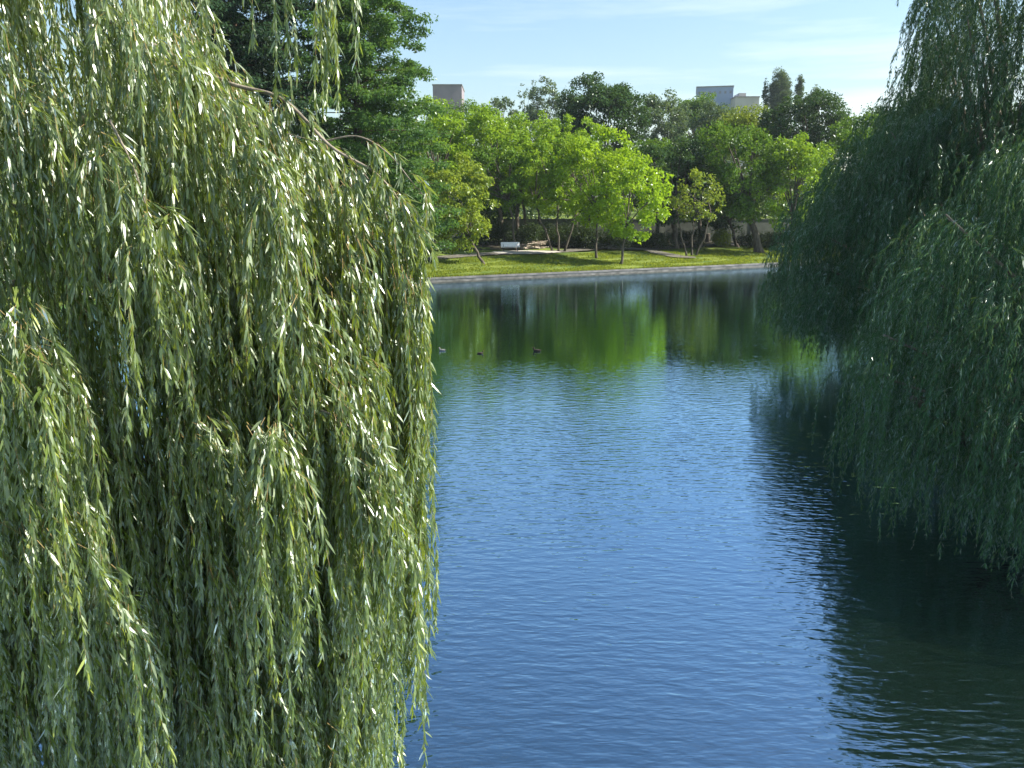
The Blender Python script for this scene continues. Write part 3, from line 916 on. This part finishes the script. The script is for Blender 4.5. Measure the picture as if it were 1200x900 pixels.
B("poplar_tree", "small poplar top right of the tallest oval one", 938, 88, 11, 150, 245, L_HAZY, 77, n=70, dens=11, leaf=0.42, clump=0.62, group=G3)
B("poplar_tree", "lowest poplar tip, rightmost on the skyline", 957, 97, 9, 150, 245, L_HAZY, 78, n=70, dens=11, leaf=0.42, clump=0.62, group=G3)

# far wood line that closes the view between the trunks
def wood():
    rng = np.random.default_rng(90)
    cl = []
    for k in range(620):
        y = rng.uniform(138, 330); x = rng.uniform(-0.62, 0.72) * y
        z = float(hgt(x, y)) + rng.uniform(1, 15)
        cl.append((x, y, z, rng.uniform(2.2, 4.2)))
    me = crown_mesh(rng, np.array(cl), 0.8, 2.2, 0.8)
    o = link(me, "far_woods", L_HAZY); tag(o, "low hazy belt of woodland far behind the park trees", "woods", kind="stuff")
wood()

# ---- grass tufts on the lawn and along the quay
def lawn_grass():
    rng = np.random.default_rng(64)
    n = 90000
    x = rng.uniform(-16, 44, n); sdist = np.where(rng.uniform(0, 1, n) < 0.2, rng.uniform(0.55, 1.2, n), rng.uniform(0.6, 15, n))
    keep = np.sin(x * 0.8 + 1.3 * np.sin(sdist * 0.9)) + np.sin(sdist * 1.7 - x * 0.33) + rng.normal(0, 0.7, n) > -0.4
    x = x[keep]; sdist = sdist[keep]; n = len(x)
    y = quay(x) + sdist
    p = np.stack([x, y, hgt(x, y) - 0.02], 1)
    d = unit(rng.normal(0, 0.5, (n, 3)) * [1, 1, 0.1] + [0, 0, 1])
    nn = unit(rng.normal(size=(n, 3)))
    ln = rng.uniform(0.08, 0.24, n)
    v, l, t, a = leaf_rhombs(p, d, nn, ln, ln * 0.5, rng.uniform(0, 1, n))
    o = link(mesh_np("lawn_grass", v, l, t, {"v": a}), "lawn_grass", L_GRASS)
    tag(o, "rough sunlit grass of the far lawn", "grass", kind="stuff")
L_GRASS = leaf_mat("lawn grass blade", (0.07, 0.12, 0.022), (0.19, 0.22, 0.045), trans=0.4, gloss=-0.25)
lawn_grass()

# ---- shrubs along the foot of the wall
def shrub(label, px, py, w, h, d, leafm, seed):
    rng = np.random.default_rng(seed)
    x = at(px, 260, d)[0]; gz = float(hgt(x, d))
    root = empty("shrub", (x, d, gz), label, "shrub", "low shrubs under the far trees")
    cl = [(rng.uniform(-w, w) / 2, rng.normal(0, 0.5), rng.uniform(0.25, 0.8) * h, rng.uniform(0.3, 0.5) * h) for k in range(int(8 + w * 3))]
    link(crown_mesh(rng, np.array(cl), 0.2, 26, 0.8), "foliage", leafm, root)
    for k in range(6):
        e = cl[k]
        mb = MB()
        mb.tube(bez([(e[0] * 0.4, 0, -0.1), (e[0] * 0.7, e[1] * 0.5, e[2] * 0.5), e[:3]], 3), np.linspace(0.035, 0.012, 7), 5)
        mb.build("stem", M['bark'], root)
shrub("long low dark shrub behind the white bench", 590, 285, 8.0, 2.9, 101, L_SHRUB, 101)
shrub("dark shrub close behind the log heap", 634, 285, 6.3, 2.6, 104, L_SHRUB, 108)
shrub("dark shrub right of the log heap, under the thin trunks", 666, 285, 6.4, 2.9, 102, L_SHRUB, 102)
shrub("dark shrub under the brightest tree", 706, 285, 6.4, 2.6, 101, L_SHRUB, 103)
shrub("low dark shrub between brightest tree and the pale wall", 760, 284, 5.8, 2.1, 104, L_SHRUB, 104)
shrub("dark shrub between the thick trunk and the olive bush tree", 806, 282, 4.5, 2.4, 108, L_SHRUB, 109)
shrub("dark shrub at the right end of the pale wall", 912, 280, 5.0, 2.6, 111, L_SHRUB, 110)
shrub("light green bush against the pale wall near the dark stump", 846, 275, 1.8, 2.4, 110, L_OLIVE, 105)
shrub("shrub beside the leaning dark trunk at the right", 876, 275, 1.8, 2.0, 110, L_SHRUB, 106)
shrub("shrub at the left end of the lawn under the rounded tree", 500, 300, 4.0, 1.5, 88, L_SHRUB, 107)

# ---- pale wall behind the trees
def pale_wall():
    a = at(520, 260, 113); b = at(1010, 260, 122)
    n = 9
    root = empty("garden_wall", (a[0], a[1], float(hgt(a[0], a[1]))), "pale grey green rendered wall behind the far trunks", "wall")
    o = np.array(root.location)
    dv = b - a; L = np.hypot(dv[0], dv[1]); rz = math.atan2(dv[1], dv[0])
    zb = min(float(hgt(a[0], a[1])), float(hgt(b[0], b[1])))
    mid = (a + b) / 2
    def bx(name, c, d, mat):
        m = MB(); m.box(np.array(c) - o, d, rz, bev=0.02); return m.build(name, mat, root)
    bx("panel", (mid[0], mid[1], zb + 1.65), (L, 0.22, 3.9), M['render'])
    bx("coping", (mid[0], mid[1], zb + 3.66), (L + 0.1, 0.4, 0.12), M['stone'])
    for k in range(n):
        t = (k + 0.5) / n
        c = a + dv * t
        bx("pier", (c[0], c[1], zb + 1.7), (0.5, 0.42, 3.98), M['render'])
pale_wall()

# ---- bench, marker post, log heap, stump
def bench():
    p = ground_hit(598, 296.0) + np.array([0, 0, 0.16])
    root = empty("park_bench", p, "white slatted park bench facing the lake on the gravel", "bench")
    root.rotation_euler = (0, 0, radians(6))
    W = 2.15
    m = MB()
    for k in range(4):
        m.box((0, -0.02 - 0.115 * k, 0.46), (W, 0.1, 0.045), bev=0.008)
    m.build("seat", M['bench_paint'], root)
    m = MB()
    for k in range(4):
        m.box((0, 0.09 + 0.03 * k, 0.57 + 0.125 * k), (W, 0.035, 0.115), rx=radians(-14))
    m.build("backrest", M['bench_paint'], root)
    for s in (-1, 1):
        m = MB()
        x = s * (W / 2 - 0.28)
        m.tube([(x, 0.1, 0.1), (x, 0.06, 0.5), (x, 0.23, 1.02)], [0.035, 0.035, 0.03], 6)
        m.tube([(x, -0.36, 0.08), (x, -0.36, 0.43)], [0.035, 0.035], 6)
        m.box((x, -0.14, 0.41), (0.06, 0.5, 0.05))
        m.box((x, -0.13, 0.1), (0.12, 0.62, 0.1))
        m.build("leg", M['iron'], root)
        m = MB()
        x = s * (W / 2 - 0.04)
        m.tube([(x, 0.14, 0.7), (x, -0.3, 0.68), (x, -0.36, 0.46)], [0.025, 0.025, 0.025], 6)
        m.build("armrest", M['bench_paint'], root)
bench()

def post():
    p = ground_hit(583, 286)
    root = empty("marker_post", p, "thin pale post standing behind the white bench", "post")
    m = MB(); m.box((0, 0, 0.5), (0.1, 0.1, 1.2), bev=0.015); m.build("shaft", M['bench_paint'], root)
    m = MB(); m.box((0, 0, 1.13), (0.14, 0.14, 0.06), bev=0.015); m.build("cap", M['stone'], root)
post()

def logs():
    rng = np.random.default_rng(77)
    p = ground_hit(627, 291.5) + np.array([0, 0, 0.05])
    print('logs at', p, 'quay', quay(p[0]))
    root = empty("log_heap", p, "heap of pale cut branches and logs right of the bench", "log heap")
    for k in range(15):
        lay = k // 5
        L = rng.uniform(1.5, 3.2); r = rng.uniform(0.08, 0.19) if lay < 2 else rng.uniform(0.05, 0.1)
        a = rng.normal(0, 0.35) + (0.5 if lay == 2 else 0)
        c = np.array([rng.normal(0, 0.45), (k % 5 - 2) * 0.3 + rng.normal(0, 0.05), 0.15 + lay * 0.3])
        dv = np.array([cos(a), sin(a), rng.normal(0, 0.08) + 0.03]) * L / 2
        pts = [c - dv, c + rng.normal(0, 0.06, 3), c + dv]
        m = MB(); m.tube(bez(pts, 4), np.linspace(r, r * 0.75, 9), 8)
        m.build("log", M['wood'], root)
logs()

def stump():
    p = ground_hit(829, 284)
    root = empty("tree_stump", p, "dark upright stump in front of the pale wall", "stump")
    rng = np.random.default_rng(8)
    m = MB()
    m.tube([(0, 0, -0.1), (0, 0, 0.15), (0.02, 0, 0.6), (0.03, 0.02, 1.2)], [0.5, 0.36, 0.32, 0.3], 12)
    m.build("stump_body", M['bark'], root)
    m = MB(); m.tube([(0.03, 0.02, 1.203), (0.03, 0.02, 1.22)], [0.25, 0.23], 12); m.build("cut_top", M['wood'], root)
stump()

# ---- ducks
def duck(label, px, py, rz, sc, mat):
    r = ray(px, py); p = np.array([0, 0, H]) + r * (-H / r[2])
    root = empty("duck", (p[0], p[1], -0.02), label, "duck", "ducks on the lake")
    root.rotation_euler = (0, 0, rz); root.scale = (sc, sc, sc)
    path = bez([(-0.30, 0, 0.12), (-0.2, 0, 0.085), (-0.06, 0, 0.065), (0.08, 0, 0.07), (0.165, 0, 0.125), (0.19, 0, 0.2), (0.205, 0, 0.255), (0.25, 0, 0.262)], 5)
    rad = np.interp(np.linspace(0, 7, len(path)), range(8), [0.012, 0.06, 0.105, 0.095, 0.055, 0.036, 0.045, 0.018])
    m = MB(); m.tube(path, rad, 12); m.build("body", mat, root, smooth=True)
    m = MB(); m.tube([(0.245, 0, 0.255), (0.28, 0, 0.248), (0.305, 0, 0.243)], [0.02, 0.018, 0.008], 8); m.build("bill", M['bill'], root, smooth=True)
    for s in (-1, 1):
        m = MB(); m.tube(bez([(0.09, s * 0.075, 0.10), (-0.05, s * 0.085, 0.11), (-0.22, s * 0.035, 0.125)], 4), np.interp(np.linspace(0, 1, 9), [0, 0.4, 1], [0.02, 0.045, 0.008]), 8)
        m.build("wing", mat, root, smooth=True)
duck("small pale breasted duck nearest the left willow fringe", 518, 411, radians(160), 0.6, M['duck_pale'])
duck("small dark duck, the middle of the three", 563, 414.5, radians(10), 0.55, M['duck'])
duck("dark duck swimming left with a short wake, rightmost of three", 629, 411.5, radians(175), 0.7, M['duck'])

# ---- buildings on the skyline
def building(label, pxl, pxr, top, d, depth, mat, seed, rows, cols, hut=None, rz=0.0):
    a = at(pxl, top, d); b = at(pxr, top, d)
    cx = (a[0] + b[0]) / 2; W = b[0] - a[0]; g = float(hgt(cx, d)); Hh = a[2] - g
    root = empty("apartment_building", (cx, d, g), label, "building", "buildings on the skyline")
    root.rotation_euler = (0, 0, rz)
    m = MB(); m.box((0, depth / 2, Hh / 2 - 1), (W, depth, Hh + 2)); m.build("wall", mat, root)
    m = MB(); m.box((0, depth / 2, Hh + 0.25), (W + 0.5, depth + 0.5, 0.5)); m.build("roof", M['roof'], root)
    if hut:
        m = MB(); m.box((hut * W, depth / 2, Hh + 1.6), (W * 0.3, depth * 0.5, 2.2)); m.build("roof_hut", mat, root)
    for i in range(rows):
        z = Hh - 2.6 - i * 3.2
        for j in range(cols):
            x = (j + 0.5) / cols * W - W / 2
            m = MB(); m.box((x, -0.02, z), (W / cols * 0.42, 0.1, 1.3)); f = m.build("window", M['glass'], root)
    return root
building("mauve grey flat roofed building above the trees, beside the bright conifer", 507, 541, 100, 380, 20, M['mauve'], 1, 0, 5)
building("blue grey flat roofed building between the hazy trees", 817, 859, 102, 430, 24, M['blue'], 2, 1, 7, rz=radians(-12))
building("low cream building right of the blue one, with small roof hut", 862, 890, 114, 420, 20, M['cream'], 3, 0, 5, hut=-0.1)
